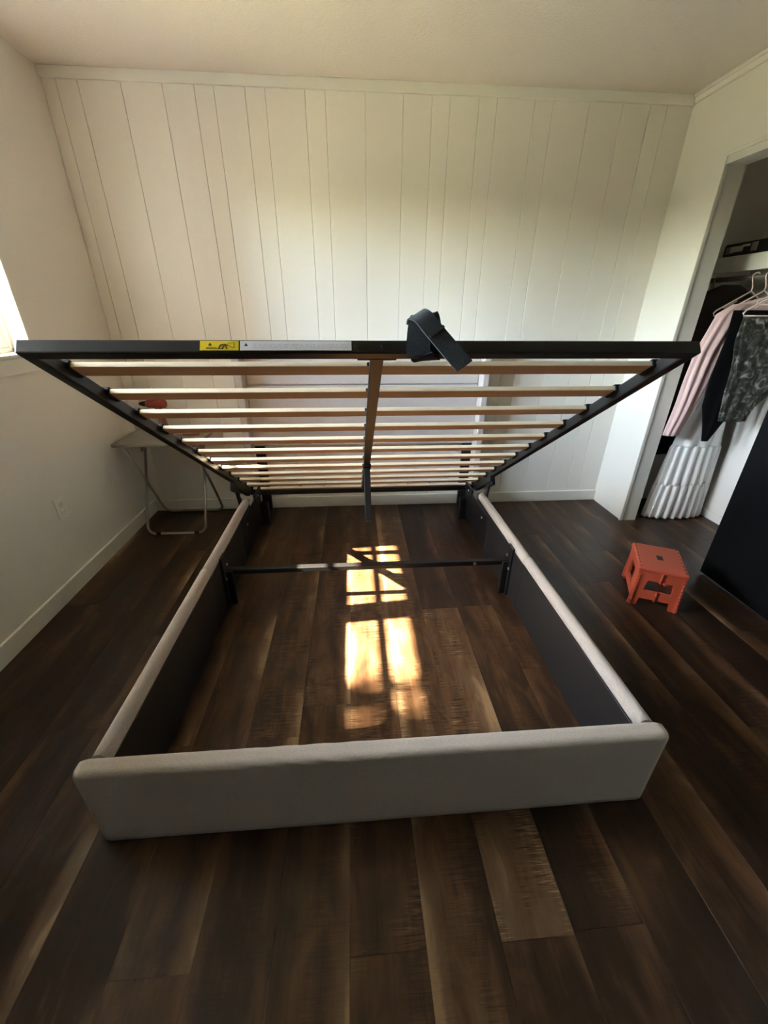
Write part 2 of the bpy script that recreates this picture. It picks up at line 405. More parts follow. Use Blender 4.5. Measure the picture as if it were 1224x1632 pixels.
# ------------------------------------------------------------------ outdoors (lights the room through the window)
struct(box('lawn', (-40, -30, -0.55), (-0.13, 26, -0.45), 'lawn'), 'sunlit green lawn beyond the window', 'lawn')
b = B(); b.box((-1.06, -8, 2.36), (-0.125, 3, 2.52)); b.box((-1.09, -8, 2.33), (-1.06, 3, 2.54))
struct(b.build('roof', 'trim'), 'white roof overhang outside above the window', 'roof')
rt = random.Random(3)
def tree(loc, h, r, n, ls, label):
    t = empty('tree', loc); tag(t, label, 'tree')
    b = B(); b.tube([(0, 0, -0.45 - loc[2]), (0.05, 0.02, h * 0.5 - loc[2]), (0, 0, h - loc[2])], [0.16, 0.12, 0.06], 8); b.build('trunk', 'wood_dark', t)
    b = B()
    for i in range(n):
        v = Vector((rt.gauss(0, 1), rt.gauss(0, 1), rt.gauss(0, 1))).normalized() * (rt.random() ** 0.4)
        q = Vector((v.x * r, v.y * r, h - loc[2] + v.z * r * 0.8)); a = Vector((rt.gauss(0, 1), rt.gauss(0, 1), rt.gauss(0, 1))).normalized(); c = a.orthogonal().normalized()
        u, w = a * ls, c * ls * 0.6
        b.bm.faces.new([b.bm.verts.new(q + s1) for s1 in (-u, w, u, -w)])
    o = b.build('leaves', 'leaf', t); o['kind'] = 'stuff'
    return t
tree((-6.4, -2.62, 0), 6.45, 0.42, 640, 0.062, 'small leafy tree close outside the window')
b = B(); rings = []  # unseen treeline added to hold back low sky light
for i in range(41):
    y = -26 + i * 1.25; z1 = 2.6 + noise.noise(Vector((y * 0.35, 0, 0))) * 0.9; rings.append([(-15 + noise.noise(Vector((y, 3, 0))) * 0.5, y, -0.5), (-14.2 + noise.noise(Vector((y * 0.7, 5, 0))) * 0.5, y, z1 * 0.55), (-15, y, z1), (-16.2, y, z1 * 0.6), (-16, y, -0.5)])
b.loft(rings); o = tag(b.build('sky_screen', 'leaf'), 'unseen leafy screen added beyond the lawn to block low sky', 'sky_screen', kind='stuff')

# ------------------------------------------------------------------ bed
BX = 1.574
bed = empty('storage_bed', (BX, -1.15, 0)); tag(bed, 'beige upholstered storage bed with its slatted black frame lifted open', 'bed')
BL = Vector((-BX, 1.15, 0))
def bput(o): o.location = BL; return o
# footboard: rounded slab with gentle fabric creases
b = B(); nx, npf = 96, 40
prof = []
hw, y0, y1, zt, zb, rd = 0.792, -2.212, -2.158, 0.310, 0.012, 0.018
def arc(cx_, cz_, a0, a1, n=6): return [(cx_ + rd * math.cos(math.radians(a0 + (a1 - a0) * i / n)), cz_ + rd * math.sin(math.radians(a0 + (a1 - a0) * i / n))) for i in range(n + 1)]
prof = [(y0, zb)] + [(y0, zb + (zt - rd - zb) * i / 14) for i in range(1, 14)] + arc(y0 + rd, zt - rd, 180, 90) + arc(y1 - rd, zt - rd, 90, 0) + [(y1, zb + (zt - rd - zb) * i / 5) for i in range(4, -1, -1)]
rings = []
for i in range(nx + 1):
    x = -hw + 2 * hw * i / nx
    edge = 1 - max(0, (abs(x) - (hw - 0.02)) / 0.02) ** 2 * 0.15
    rg = []
    for (y, z) in prof:
        ym = (y0 + y1) / 2; yy = ym + (y - ym) * edge; zz = zb + (z - zb) * (1 - (1 - edge) * 0.06)
        d = noise.noise(Vector((x * 3, z * 7, y * 7))) * 0.0018
        cr = math.exp(-((x + 0.23) / 0.16) ** 2) * math.exp(-((z - 0.29) / 0.05) ** 2) * math.sin((x * 0.55 + (z - 0.3) * 2.2) * 120) * 0.0022
        yy += (d + cr) if y < ym else -d * 0.5; zz += cr * 0.8 if z > 0.25 else 0
        zz += noise.noise(Vector((x * 2.2, 9, 0))) * 0.0025 if z < 0.02 else 0
        rg.append((x + BX, yy, zz))
    rings.append(rg)
b.loft(rings); bput(b.build('footboard', 'fabric', bed))
b = B()
for sx in (-1, 1):
    b = B(); b.box((BX + sx * 0.70 - 0.025, -2.205, 0.0), (BX + sx * 0.70 + 0.025, -2.165, 0.02), 0.003, 1)
    bput(b.build('foot_pad', 'cap', bed))['label'] = 'small black foot under the footboard'
# side rails
for sx in (-1, 1):
    xo = 0.800 if sx < 0 else 2.352; xi = 0.842 if sx < 0 else 2.310
    for (ya, yb, dz) in ((-2.16, -1.30, 0.0), (-1.30, -0.52, -0.003)):
        b = B(); rings = []
        for i in range(25):
            y = ya + (yb - ya) * i / 24; rg = []
            for k in range(14):
                if k < 12:
                    an = PI * k / 11; hx = abs(xo - xi) / 2; rg.append(((xo + xi) / 2 + math.cos(an) * hx, y, 0.288 + dz + math.sin(an) * 0.025 + noise.noise(Vector((y * 5, k * 0.3, sx))) * 0.0012))
                else:
                    rg.append(((xo if k == 12 else xi), y, 0.012))
            rings.append(rg)
        b.loft(rings); rail = bput(b.build('side_rail', 'fabric', bed))
        b = B(); xa, xb = (xi - 0.001, xi + 0.004) if sx < 0 else (xi - 0.004, xi + 0.001)
        b.box((xa, ya, 0.004), (xb, yb, 0.272 + dz), 0.001, 1)
        ln = b.build('inner_liner', 'blackboard', rail); ln['label'] = 'flat black inner face'
# headboard
b = B(); b.box((0.815, -0.055, 0.505), (2.365, -0.022, 1.165), 0.010, 3)
hb = bput(b.build('headboard', 'headfab_lit', bed)); hb['label'] = 'upholstered headboard with window light tinted into its linen'
for za, zb_ in ((0.507, 0.918), (0.924, 1.163)):
    b = B(); b.box((0.813, -0.070, za), (2.367, -0.050, zb_), 0.007, 3); b.build('cushion', 'headfab_lit', hb)
for sx, xa, xb in ((-1, 0.765, 0.812), (1, 2.368, 2.412)):
    b = B(); b.box((xa, -0.165, 0.008), (xb, -0.018, 1.165), 0.008, 3); b.build('wing', 'headfab_lit', hb)
    xl = 0.812 if sx < 0 else 2.302
    b = B(); b.box((xl, -0.062, 0.0), (xl + 0.066, -0.030, 0.66), 0.003, 1); b.build('leg', 'black', hb)['label'] = 'flat black post'
# head end lift housings
for sx in (-1, 1):
    xa, xb = (0.812, 0.90) if sx < 0 else (2.258, 2.345)
    b = B(); b.box((xa, -0.30, 0.0), (xb, -0.245, 0.165), 0.004, 1)
    xp = 0.842 if sx < 0 else 2.302
    b.box((xp, -0.75, 0.03), (xp + 0.008, -0.25, 0.25), 0.002, 1)
    b.box((xp - 0.002, -0.40, 0.22), (xp + 0.012, -0.22, 0.275), 0.002, 1)
    bput(b.build('lift_bracket', 'black', bed))
    for yy, zz in ((-0.33, 0.245), (-0.66, 0.20)):
        b = B(); b.tube([(xp + (0.008 if sx < 0 else 0), yy, zz), (xp + (0.014 if sx < 0 else -0.006), yy, zz)], 0.007, 10)
        bput(b.build('bolt', 'screw', bed))
# cross bar
b = B(); b.box((0.845, -1.150, 0.172), (2.335, -1.118, 0.200), 0.003, 1)
bar = bput(b.build('cross_bar', 'black', bed)); bar['label'] = 'black steel cross bar between the side rails'
for sx in (-1, 1):
    b = B(); xl = 0.846 if sx < 0 else 2.296
    b.box((xl, -1.185, 0.0), (xl + 0.014, -1.12, 0.285), 0.002, 1)
    b.box((xl - (0 if sx < 0 else 0.03), -1.165, 0.0), (xl + (0.044 if sx < 0 else 0.014), -1.15, 0.198), 0.002, 1)
    b.build('leg', 'black', bar)
    for zz, yy in ((0.225, -1.135), (0.165, -1.175)):
        b = B(); xs = xl + (0.014 if sx < 0 else 0.0); b.tube([(xs, yy, zz), (xs + (0.005 if sx < 0 else -0.005), yy, zz)], 0.0075, 10); b.build('bolt', 'screw', bar)
b = B(); b.tube([(2.12, -1.150, 0.187), (2.12, -1.156, 0.187)], 0.008, 12); b.build('bolt', 'screw', bar)
# lifted slatted frame, in its own local axes: x across, y towards the foot, z away from the underside
ANG = 0.5725; LL = 2.025; HW = 0.811
fd = Vector((0, -math.cos(ANG), math.sin(ANG))); fn = Vector((0, math.sin(ANG), math.cos(ANG))); fx = Vector((-1, 0, 0))
FM = Matrix(((1, 0, 0, 0), (0, fd.y, fn.y, 0), (0, fd.z, fn.z, 0), (0, 0, 0, 1)))
FM = Matrix(((1, 0, 0, BX), (0, fd.y, fn.y, -0.1574), (0, fd.z, fn.z, 0.1721), (0, 0, 0, 1)))
b = B()
RT = 0.033
b.box((-HW, LL - 0.032, 0), (HW, LL, RT), 0.004, 2)
b.box((-HW, 0, 0), (HW, 0.030, RT), 0.004, 2)
b.box((-HW, 0.02, 0), (-HW + 0.031, LL - 0.02, RT + 0.004), 0.004, 2); b.box((HW - 0.031, 0.02, 0), (HW, LL - 0.02, RT + 0.004), 0.004, 2)
frame = b.build('lift_frame', 'black', None); frame.parent = bed
frame.matrix_local = Matrix.Translation((-BX, 1.15, 0)) @ FM
frame['label'] = 'black steel lifted frame'
b = B(); b.box((-0.0165, 0.03, 0.001), (0.0165, LL - 0.03, 0.0225), 0.002, 1); b.box((-0.048, LL - 0.037, 0.0), (0.048, LL - 0.031, 0.028), 0.001, 1)
b.build('center_beam', 'black', frame)
b = B(); b.box((-0.0165, 0.855, -0.29), (0.0165, 0.885, 0.001), 0.003, 1); b.box((-0.021, 0.84, -0.014), (0.021, 0.90, 0.002), 0.002, 1)
b.build('support_leg', 'cap', frame)
slat = None; cap = None
SE, SI = HW - 0.036, 0.004
L2 = SE - SI
for k in range(12):
    l = 1.911 - 0.1635 * k
    for sx in (-1, 1):
        if slat is None:
            b = B(); b.use('slat'); b.use('slatedge_lit'); b.use('slat'); b.box((-L2 / 2, -0.051, 0.0), (L2 / 2, 0, 0.0145), 0.002, 2)
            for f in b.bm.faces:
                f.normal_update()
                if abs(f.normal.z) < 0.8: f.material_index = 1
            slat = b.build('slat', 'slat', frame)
            b = B(); b.box((-0.012, -0.056, -0.004), (0.012, 0.003, 0.020), 0.004, 2); cap = b.build('slat_cap', 'cap', frame)
            s, c = slat, cap
        else:
            s, c = inst(slat, 'slat', frame), inst(cap, 'slat_cap', frame)
        s.location = (sx * (SI + L2 / 2), l, 0.0235)
        c.location = (sx * (HW - 0.030), l, 0.0235)
    c = inst(cap, 'slat_cap', frame, (-0.008, l, 0.0262)); c.scale = (1.2, 0.9, 0.45)
# stickers on the foot rail's outer face
def sticker(xa, xb, m, name, label, prints):
    b = B(); b.use(m); b.box((xa, LL, 0.0065), (xb, LL + 0.0008, 0.0295))
    for (mm, x0_, z0_, x1_, z1_) in prints:
        b.use(mm); b.box((x0_, LL + 0.0006, z0_), (x1_, LL + 0.0012, z1_))
    return b
def tri(b, x, z, s, m='ink'):
    b.use(m); vs = [b.bm.verts.new((x + dx * s, LL + 0.0013, z + dz * s)) for dx, dz in ((-1, 0), (1, 0), (0, 1.7))]; f = b.bm.faces.new(vs); f.material_index = b.mi
r2 = random.Random(9)
pr = [('ink', -0.394, 0.0120, -0.37, 0.0130), ('ink', -0.394, 0.0095, -0.355, 0.0105)]
b = sticker(-0.408, -0.321, 'yellow', 'warning_sticker', '', pr); tri(b, -0.385, 0.0175, 0.0045)
b.use('ink')
for q in ([(-0.366, 0.016), (-0.362, 0.025), (-0.352, 0.027), (-0.345, 0.024)], [(-0.358, 0.016), (-0.355, 0.022), (-0.351, 0.024), (-0.347, 0.016)], [(-0.350, 0.027), (-0.340, 0.0215), (-0.332, 0.0195)], [(-0.347, 0.029), (-0.332, 0.031), (-0.331, 0.018)]):
    w = 0.0012 if len(q) == 4 and q[0][0] < -0.35 else 0.0004
    b.tube([(x, LL + 0.0012, z - 0.0062) for x, z in q], w, 5)
o = b.build('warning_sticker', 'yellow', frame, loc=(0, 0, 0)); o['label'] = 'yellow warning sticker with triangle and hand pictogram'
pr = []
for z in (0.0115, 0.0160, 0.0205):
    x = -0.288
    while x < -0.07:
        w = r2.uniform(0.005, 0.02); pr.append(('inkblue', x, z, min(x + w, -0.066), z + 0.0013)); x += w + 0.003
b = sticker(-0.318, -0.061, 'white', 'notice_sticker', '', pr); tri(b, -0.304, 0.0165, 0.0045)
o = b.build('notice_sticker', 'white', frame); o['label'] = 'long white notice sticker with triangle and fine print'
for x in (-0.047, 0.016):
    b = B(); b.tube([(x, LL, 0.017), (x, LL + 0.004, 0.017)], [0.0075, 0.006], 12); b.build('bolt', 'cap', frame)
for x in (-0.456, -0.290, 0.321, 0.483):
    b = B(); b.tube([(x, 0.015, RT - 0.002), (x, 0.015, RT + 0.026), (x + 0.004, 0.010, RT + 0.034)], [0.004, 0.004, 0.003], 8); b.build('peg', 'cap', frame)
# pull strap looped over the foot rail
b = B()
P = []
def fp(x, l, n): return Vector((x, l, n))
def smooth(pts, n=5):
    out = []; m = len(pts)
    for i in range(m - 1):
        p0, p1, p2, p3 = pts[max(0, i - 1)], pts[i], pts[i + 1], pts[min(m - 1, i + 2)]
        for k in range(n):
            t = k / n; out.append(0.5 * ((2 * p1) + (p2 - p0) * t + (2 * p0 - 5 * p1 + 4 * p2 - p3) * t * t + (3 * p1 - p0 - 3 * p2 + p3) * t ** 3))
    return out + [pts[-1]]
loop = smooth([fp(.098, LL + .004, -.008), fp(.096, LL + .007, .012), fp(.100, LL + .012, .05), fp(.107, LL + .010, .082), fp(.120, LL - .006, .100), fp(.132, LL - .026, .094), fp(.136, LL - .038, .06), fp(.130, LL - .038, .01), fp(.118, LL - .020, -.006), fp(.104, LL + .002, -.008)])
b.ribbon(loop, [Vector((1, 0.1, 0.06))] * len(loop), 0.056, 0.003)
tail = smooth([fp(.092, LL - .010, .086), fp(.094, LL + .008, .092), fp(.108, LL + .022, .078), fp(.126, LL + .026, .050), fp(.150, LL + .028, .016), fp(.174, LL + .031, -.018), fp(.197, LL + .034, -.050)])
b.ribbon(tail, [Vector((0.80, -0.05, 0.58))] * len(tail), 0.047, 0.0035)
st_ = [fp(.136, LL + .0285, .040), fp(.140, LL + .0287, .035)]
b.ribbon(st_, [Vector((0.80, -0.05, 0.58))] * 2, 0.044, 0.0045)
o = b.build('pull_strap', 'strap', frame); o['label'] = 'black webbing pull strap'
# gas struts
for sx in (-1, 1):
    b = B(); x = sx * (HW - 0.02)
    b.box((x - 0.016, 0.16, -0.030), (x + 0.016, 0.50, 0.002), 0.003, 1)
    b.box((x + sx * 0.004 - 0.012, 0.36, -0.052), (x + sx * 0.004 + 0.012, 0.50, -0.02), 0.003, 1)
    brk = b.build('strut_bracket', 'black', frame)
    b = B(); top = Vector((x, 0.43, -0.035)); bot = Vector((x - sx * 0.035, 0.30, -0.25))
    mid = top.lerp(bot, 0.6); b.tube([top, mid], 0.012, 10); b.tube([mid, bot], 0.006, 8); b.build('gas_strut', 'black', frame)

# ------------------------------------------------------------------ folding tray table
tt = empty('tray_table', (0.29, -0.21, 0)); tag(tt, 'grey folding tray table with tubular legs in the left back corner', 'table')
def tput(o): o.location = -tt.location; return o
b = B(); b.box((0.045, -0.405, 0.612), (0.555, -0.015, 0.630), 0.006, 2)
top = tput(b.build('table_top', 'tray', tt))
b = B(); q = [(0.05, -0.40, 0.628), (0.55, -0.40, 0.628), (0.55, -0.02, 0.628), (0.05, -0.02, 0.628)]
b.tube([Vector(x) for x in q], 0.005, 8, True); b.build('rim', 'chrome', top)
def uleg(xa, xb, ytop, ybot):
    pts = []; rr = 0.05; s = (ytop - ybot) / 0.60
    def P(x, h): return Vector((x, ybot + s * h, 0.008 + h))
    pts.append(P(xa, 0.60)); pts.append(P(xa, rr))
    for i in range(1, 7):
        a = PI / 2 * i / 6; pts.append(P(xa + rr - rr * math.cos(a), rr - rr * math.sin(a)))
    for i in range(7):
        a = PI / 2 * i / 6; pts.append(P(xb - rr + rr * math.sin(a), rr - rr * math.cos(a)))
    pts.append(P(xb, 0.60)); b = B(); b.tube(pts, 0.0085, 10); return tput(b.build('leg', 'chrome', tt))
uleg(0.110, 0.492, -0.11, -0.392); uleg(0.090, 0.512, -0.36, -0.035)
for x in (0.112, 0.49):
    b = B(); b.box((x - 0.006, -0.20, 0.52), (x - 0.002, -0.16, 0.615), 0.001, 1); b.box((x + 0.016, -0.22, 0.54), (x + 0.022, -0.17, 0.615), 0.001, 1); tput(b.build('hinge', 'chrome', tt))
for x in (0.18, 0.43):
    b = B(); b.tube([(x - 0.015, -0.392, 0.0075), (x + 0.015, -0.392, 0.0075)], 0.0105, 10); tput(b.build('rubber_foot', 'cap', tt))
# drill on the tray
dr = empty('cordless_drill', (0.27, -0.20, 0.633)); tag(dr, 'small red-orange cordless drill standing on the tray table', 'drill')
b = B(); z = 0.20
b.tube([(-0.055, 0, z), (-0.045, 0, z), (0.02, 0, z), (0.03, 0, z), (0.055, 0, z), (0.063, 0, z)], [0.018, 0.025, 0.026, 0.023, 0.027, 0.020], 16); b.build('body', 'drill', dr)
b = B(); b.tube([(-0.055, 0, z), (-0.075, 0, z), (-0.095, 0, z), (-0.10, 0, z)], [0.018, 0.016, 0.009, 0.004], 12); b.build('chuck', 'cap', dr)
b = B(); b.tube([(0.012, 0, 0.185), (0.020, 0, 0.12), (0.030, 0, 0.05)], [0.022, 0.018, 0.020], 12); b.build('handle', 'drillgrip', dr)
b = B(); b.box((-0.02, -0.028, 0.0), (0.065, 0.028, 0.045), 0.008, 2); b.build('battery', 'drillgrip', dr)
b = B(); b.box((-0.004, -0.006, 0.135), (0.004, 0.006, 0.165), 0.002, 1); b.build('trigger', 'cap', dr)
b = B(); b.tube([(0.40, -0.21, 0.640), (0.44, -0.20, 0.641), (0.50, -0.20, 0.643)], [0.007, 0.010, 0.012], 10); b.tube([(0.36, -0.215, 0.640), (0.40, -0.21, 0.640)], 0.003, 8)
o = b.build('screwdriver', 'drillgrip'); tag(o, 'short dark red hand tool lying at the right end of the tray table', 'tool')

# ------------------------------------------------------------------ outlets
def outlet(name, org, ux, label):
    """org = centre on the wall, ux = in-plane horizontal axis, normal = ux x z"""
    t = empty(name, org); t.rotation_euler = (0, 0, ux); tag(t, label, 'outlet')
    b = B(); b.box((-0.037, -0.006, -0.058), (0.037, 0.0, 0.058), 0.003, 2); b.build('cover_plate', 'plate', t)
    for dz in (0.022, -0.022):
        b = B(); b.use('plate'); b.box((-0.017, -0.009, dz - 0.014), (0.017, -0.004, dz + 0.014), 0.004, 2)
        b.use('slot')
        for dx in (-0.006, 0.006): b.box((dx - 0.001, -0.0094, dz - 0.002), (dx + 0.001, -0.0088, dz + 0.007))
        b.box((-0.002, -0.0094, dz - 0.010), (0.002, -0.0088, dz - 0.006))
        b.build('socket', 'plate', t)
    return t
outlet('wall_outlet', (0.0, -0.893, 0.445), PI / 2, 'white wall outlet low on the left wall nearer the window')
outlet('wall_outlet', (2.272, 0.0, 0.42), 0, 'white wall outlet seen between the slats under the headboard')
t = empty('cover_plate', (0.0, -0.385, 0.443)); t.rotation_euler = (0, 0, PI / 2); tag(t, 'plain white wall plate beside the tray table legs', 'wall plate')
b = B(); b.box((-0.042, -0.006, -0.060), (0.042, 0.0, 0.060), 0.003, 2); b.build('plate', 'plate', t)
for dz in (0.03, -0.03):
    b = B(); b.tube([(0, -0.006, dz), (0, -0.0075, dz)], 0.003, 8); b.build('screw', 'plate', t)

# ------------------------------------------------------------------ step stool
st = empty('step_stool', (3.075, -1.215, 0)); st.rotation_euler = (0, 0, math.radians(-27)); tag(st, 'orange plastic folding step stool standing on the floor by the closet', 'stool')
SW, SD, SH = 0.108, 0.138, 0.222
b = B()
def plate_with_hole(b, wbot, wtop, h, hole, feet, thick, mtx):
    """upright leg panel: outline with foot arch and a handle window, as quads around the hole"""
    hx, hz0, hz1 = hole; fx_, fz = feet
    def W(z): return wbot + (wtop - wbot) * z / h
    P = lambda x, z: (x, z)
    quads = [
        [(-W(0), 0), (-fx_, 0), (-fx_ + 0.006, fz), (-W(fz), fz)], [(fx_, 0), (W(0), 0), (W(fz), fz), (fx_ - 0.006, fz)],
        [(-W(fz), fz), (-fx_ + 0.006, fz), (-hx, hz0), (-W(hz0), hz0)], [(fx_ - 0.006, fz), (W(fz), fz), (W(hz0), hz0), (hx, hz0)],
        [(-fx_ + 0.006, fz), (fx_ - 0.006, fz), (hx, hz0), (-hx, hz0)],
        [(-W(hz0), hz0), (-hx, hz0), (-hx + 0.008, hz1), (-W(hz1), hz1)], [(hx, hz0), (W(hz0), hz0), (W(hz1), hz1), (hx - 0.008, hz1)],
        [(-W(hz1), hz1), (-hx + 0.008, hz1), (hx - 0.008, hz1), (W(hz1), hz1), (W(h), h), (-W(h), h)]]
    vs = {}
    def V(p, s):
        k = (round(p[0], 5), round(p[1], 5), s)
        if k not in vs: vs[k] = b.bm.verts.new(mtx @ Vector((p[0], s * thick, p[1])))
        return vs[k]
    cnt = {}
    for qd in quads:
        for s in (0, 1):
            f = b.bm.faces.new([V(p_, s) for p_ in qd]); f.material_index = b.mi
        for i in range(len(qd)):
            a_, c_ = qd[i], qd[(i + 1) % len(qd)]; k = tuple(sorted((tuple(round(z_, 5) for z_ in a_), tuple(round(z_, 5) for z_ in c_)))); cnt.setdefault(k, []).append((a_, c_))
    for k, l in cnt.items():
        if len(l) == 1:
            a_, c_ = l[0]; f = b.bm.faces.new([V(a_, 0), V(c_, 0), V(c_, 1), V(a_, 1)]); f.material_index = b.mi
for sgn in (-1, 1):
    b = B(); mt = Matrix.Translation((0, sgn * (SD - 0.004), 0)) @ Matrix.Rotation(0 if sgn < 0 else PI, 4, 'Z')
    plate_with_hole(b, SW + 0.004, SW - 0.006, SH - 0.012, (0.062, 0.095, 0.155), (0.072, 0.045), 0.012, mt)
    for i in range(9):
        zz = 0.012 + i * 0.021
        for s2 in (-1, 1): b.box((-0.004, -0.006, -0.007), (0.004, 0.004, 0.007), 0.002, 1, Matrix.Translation((s2 * (SW - 0.006 - zz * 0.03), sgn * (SD - 0.001), zz)))
    for (za, zb_) in ((0.045, 0.095), (0.155, SH - 0.016)):
        b.tube([(0, sgn * (SD - 0.001), za - 0.004), (0, sgn * (SD - 0.001), zb_ + 0.003)], 0.0055, 8)
    b.build('leg_panel', 'orange', st)
    b = B(); mt = Matrix.Translation((sgn * (SW - 0.004), 0, 0)) @ Matrix.Rotation(PI / 2 * (1 if sgn > 0 else -1), 4, 'Z')
    plate_with_hole(b, SD + 0.002, SD - 0.004, SH - 0.014, (0.058, 0.075, 0.165), (0.10, 0.03), 0.010, mt)
    b.build('side_panel', 'orange', st)
b = B()
b.box((-SW, -SD, SH - 0.02), (SW, SD, SH), 0.008, 3)
tp = b.build('top', 'orange', st)
b = B(); b.box((-SW + 0.018, -SD + 0.012, SH - 0.001), (SW - 0.018, SD - 0.012, SH + 0.0012), 0.001, 1); b.build('grip_surface', 'orangetop', tp)['label'] = 'rough duller orange grip surface'
b = B(); b.box((-0.014, -0.022, SH + 0.0008), (0.014, 0.022, SH + 0.002)); b.build('handle_slot', 'slot', tp)['label'] = 'dark handle slot'
for s2 in (-1, 1):
    b = B()
    for i in range(8): b.box((s2 * (SW - 0.012) - 0.003, -SD + 0.022 + i * 0.034, SH - 0.002), (s2 * (SW - 0.012) + 0.003, -SD + 0.032 + i * 0.034, SH + 0.0008))
    o = b.build('slot_row', 'slot', tp); o['kind'] = 'stuff'

# ------------------------------------------------------------------ closet
dd = box('door_1', (3.505, -2.30, 0.012), (3.540, -1.05, 2.03), 'doorblack', None, 0.003, 1); struct(dd, 'black sliding closet door panel at the right edge', 'door')
sh = empty('closet_shelf', (3.98, -1.2, 1.59)); tag(sh, 'white closet shelf with a deep front board above the hanging clothes', 'shelf')
def sput(o): o.location = -sh.location; return o
sput(box('shelf_board', (3.86, -2.5, 1.655), (CB, -0.001, 1.675), 'trim', sh, 0.002, 1)); sput(box('front_board', (3.838, -2.5, 1.590), (3.860, -0.001, 1.676), 'trim', sh, 0.003, 2))
HX = 3.87
b = B(); b.tube([(HX, -2.49, 1.555), (HX, -0.002, 1.555)], 0.014, 12); tag(b.build('hanging_rod', 'grey'), 'grey closet rod under the shelf carrying the hangers', 'rod')
cs = empty('tool_case', (3.96, -0.20, 1.677)); tag(cs, 'flat black case with a pale label lying on the closet shelf', 'case')
b = B(); b.box((-0.10, -0.28, 0.0), (0.10, 0.165, 0.070), 0.012, 3); b.build('body', 'cap', cs)
b = B(); b.box((-0.1015, 0.085, 0.016), (-0.099, 0.145, 0.054), 0.001, 1); b.build('latch', 'grey', cs)
b = B(); b.box((-0.1015, -0.075, 0.016), (-0.099, -0.035, 0.060), 0.001, 1); b.build('latch', 'grey', cs)
b = B(); b.box((-0.102, 0.020, 0.022), (-0.0995, 0.110, 0.052), 0.0005, 1); b.box((-0.102, -0.025, 0.044), (-0.0995, 0.03, 0.056), 0.0005, 1); b.build('label', 'paper', cs)

RX, RZ = 3.93, 1.555
def hanger_bm(w=0.20, drop=0.13, nk=0.075):
    b = B(); r = 0.0045
    hook = [(0.0 + 0.022 * math.cos(a), 0, 0.022 * math.sin(a)) for a in [math.radians(-40 + i * 22) for i in range(11)]]
    hook = [(x, y, z) for x, y, z in hook] + [(-0.012, 0, -0.028), (0, 0, -0.05), (0, 0, -nk)]
    b.tube(hook, 0.0035, 8)
    zt = -nk; zb = zt - drop
    pts = [(0, 0, zt), (w * 0.5, 0, zt - drop * 0.42), (w * 0.95, 0, zt - drop * 0.80), (w, 0, zb + 0.012), (w * 0.96, 0, zb), (0, 0, zb), (-w * 0.96, 0, zb), (-w, 0, zb + 0.012), (-w * 0.95, 0, zt - drop * 0.80), (-w * 0.5, 0, zt - drop * 0.42)]
    b.tube(pts, r, 8, True)
    b.tube([(w * 0.35, 0, zt - drop * 0.30 - 0.012), (w * 0.72, 0, zt - drop * 0.60 - 0.012)], 0.003, 6); b.tube([(-w * 0.35, 0, zt - drop * 0.30 - 0.012), (-w * 0.72, 0, zt - drop * 0.60 - 0.012)], 0.003, 6)
    return b
hg = None
for (y, w_, label) in ((-0.415, 0.19, 'pale pink plastic hanger carrying the pink sweater'), (-0.54, 0.20, 'pale pink plastic hanger directly above the dark patterned dress'), (-0.59, 0.185, 'pale pink plastic hanger nearest the bed, hanging empty'), (-0.055, 0.19, 'pale pink plastic hanger at the closet end wall'), (-0.33, 0.19, 'pale pink plastic hanger between the white skirt and the black blouse')):
    if hg is None or 'empty' in label: o = hanger_bm(w_, *((0.095, 0.055) if 'empty' in label else (0.13, 0.075))).build('clothes_hanger', 'hanger'); hg = hg or o
    else: o = hg.copy(); col.objects.link(o)
    o.location = (HX, y, RZ + 0.001); o.rotation_euler = (0, 0, random.uniform(-0.03, 0.03)); tag(o, label, 'hanger', 'pink clothes hangers on the closet rod')

def garment(name, m, spec, nseg=64, pleats=0, amp=0.0, rough=0.0, seed=0, hem=None, loc=(0, 0, 0)):
    """spec rows: (z, cx, cy, hx, hy, pleat amplitude scale)"""
    b = B(); rings = []
    rows = []
    for (r0, r1) in zip(spec, spec[1:]):
        n = max(2, int(abs(r0[0] - r1[0]) / 0.025))
        for i in range(n): rows.append([r0[j] + (r1[j] - r0[j]) * i / n for j in range(6)])
    rows.append(list(spec[-1]))
    zmin, zmax = rows[-1][0], rows[0][0]
    for (z, cx, cy, hx, hy, pa) in rows:
        rg = []
        for k in range(nseg):
            a = 2 * PI * k / nseg
            w = 1 + amp * pa * math.sin(pleats * a + 1.3 * math.sin(2 * a + seed) + 0.4 * math.sin(z * 9 + seed))
            q = Vector((cx + hx * math.cos(a) * (1 + (w - 1) * 0.35), cy + hy * math.sin(a) * w, z))
            nv = noise.noise_vector(Vector((q.x * 9 + seed, q.y * 9, q.z * 5))) * rough
            q += Vector((nv.x, nv.y, nv.z * 0.3))
            if hem and z < zmin + 0.4: q.z += hem(math.cos(a), math.sin(a)) * ((zmin + 0.4 - z) / 0.4) ** 1.5
            rg.append(q)
        rings.append(rg)
    b.loft(rings, True); o = b.build(name, m); o.location = loc; return o

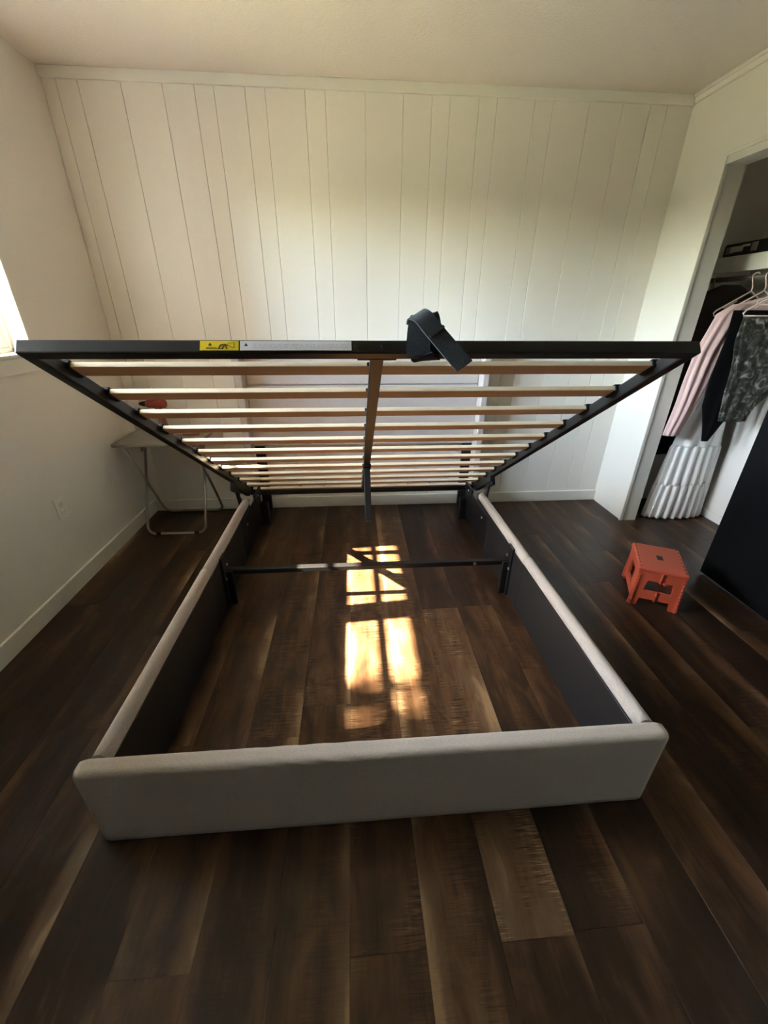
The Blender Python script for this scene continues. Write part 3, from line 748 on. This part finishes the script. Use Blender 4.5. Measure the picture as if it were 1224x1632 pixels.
o = garment('black_dress', 'darkcloth', [(1.44, RX, -0.055, 0.05, 0.015, 0), (1.38, RX, -0.055, 0.18, 0.02, 0.2), (1.2, RX, -0.055, 0.19, 0.025, 1), (0.40, RX - 0.09, -0.055, 0.21, 0.028, 1)], 56, 9, 0.25, 0.004, 2)
tag(o, 'long plain black dress at the closet end wall, hem below the pink sweater', 'dress')
o = garment('dark_jacket', 'browncloth', [(1.525, RX - 0.02, -0.13, 0.06, 0.022, 0), (1.46, RX - 0.04, -0.13, 0.20, 0.024, 0.3), (1.28, RX - 0.03, -0.13, 0.21, 0.03, 1), (0.75, RX - 0.04, -0.13, 0.21, 0.03, 1)], 56, 7, 0.2, 0.006, 5)
tag(o, 'dark brown jacket just under the closet shelf behind the hangers', 'jacket')
ps = empty('pink_sweater', (RX, -0.42, 1.45)); tag(ps, 'pale pink sweater whose long sleeve hangs beside the closet door jamb', 'sweater')
def pput(o): o.location = -ps.location; o.parent = ps; return o
pput(garment('body', 'pink', [(1.445, RX - 0.01, -0.415, 0.05, 0.02, 0), (1.41, RX - 0.03, -0.415, 0.17, 0.03, 0.3), (1.33, RX - 0.03, -0.415, 0.20, 0.026, 1), (0.90, RX - 0.02, -0.415, 0.17, 0.024, 1)], 64, 8, 0.22, 0.004, 1))
pput(garment('sleeve', 'pink', [(1.41, RX - 0.16, -0.42, 0.06, 0.024, 0), (1.36, RX - 0.215, -0.422, 0.085, 0.034, 0.5), (1.15, RX - 0.275, -0.425, 0.085, 0.036, 1), (0.85, RX - 0.315, -0.42, 0.062, 0.034, 1), (0.645, RX - 0.345, -0.415, 0.050, 0.03, 0.6)], 64, 7, 0.24, 0.005, 4))
wsk = empty('white_maxi_skirt', (RX - 0.06, -0.34, 0.02)); tag(wsk, 'long white tiered maxi skirt hanging almost to the closet floor', 'skirt')
def wput(o): o.location = -wsk.location; o.parent = wsk; return o
wput(garment('upper_tier', 'whitecloth', [(1.20, RX - 0.04, -0.33, 0.10, 0.018, 0.3), (1.0, RX - 0.05, -0.33, 0.11, 0.022, 0.6), (0.545, RX - 0.065, -0.335, 0.172, 0.045, 1)], 160, 8, 0.22, 0.003, 3))
wput(garment('middle_tier', 'whitecloth', [(0.552, RX - 0.065, -0.335, 0.169, 0.044, 0.6), (0.535, RX - 0.065, -0.335, 0.176, 0.047, 0.7), (0.265, RX - 0.07, -0.335, 0.196, 0.054, 1)], 224, 17, 0.20, 0.003, 3))
wput(garment('lower_tier', 'whitecloth', [(0.272, RX - 0.07, -0.335, 0.194, 0.053, 0.6), (0.255, RX - 0.07, -0.335, 0.200, 0.056, 0.7), (0.012, RX - 0.075, -0.335, 0.214, 0.060, 1)], 256, 21, 0.22, 0.003, 3))
o = garment('sleeveless_blouse', 'darkcloth', [(1.38, RX - 0.06, -0.478, 0.20, 0.010, 0.2), (1.22, RX - 0.07, -0.478, 0.17, 0.014, 1), (1.0, RX - 0.11, -0.478, 0.15, 0.015, 1), (0.85, RX - 0.13, -0.478, 0.12, 0.014, 1), (0.72, RX - 0.14, -0.478, 0.06, 0.012, 1), (0.62, RX - 0.15, -0.478, 0.022, 0.01, 0.5)], 56, 6, 0.2, 0.004, 9)
tag(o, 'black sleeveless blouse with a pointed hem in front of the white skirt', 'blouse')
ld = garment('patterned_dress', 'lace', [(1.345, RX - 0.05, -0.537, 0.18, 0.014, 0.2), (1.22, RX - 0.05, -0.542, 0.18, 0.022, 1), (1.0, RX - 0.03, -0.545, 0.165, 0.026, 1), (0.85, RX - 0.075, -0.545, 0.10, 0.026, 1), (0.765, RX - 0.085, -0.545, 0.085, 0.024, 1)], 80, 9, 0.2, 0.012, 12)
tag(ld, 'dark grey green patterned dress with crumpled cloth on the front hanger', 'dress')
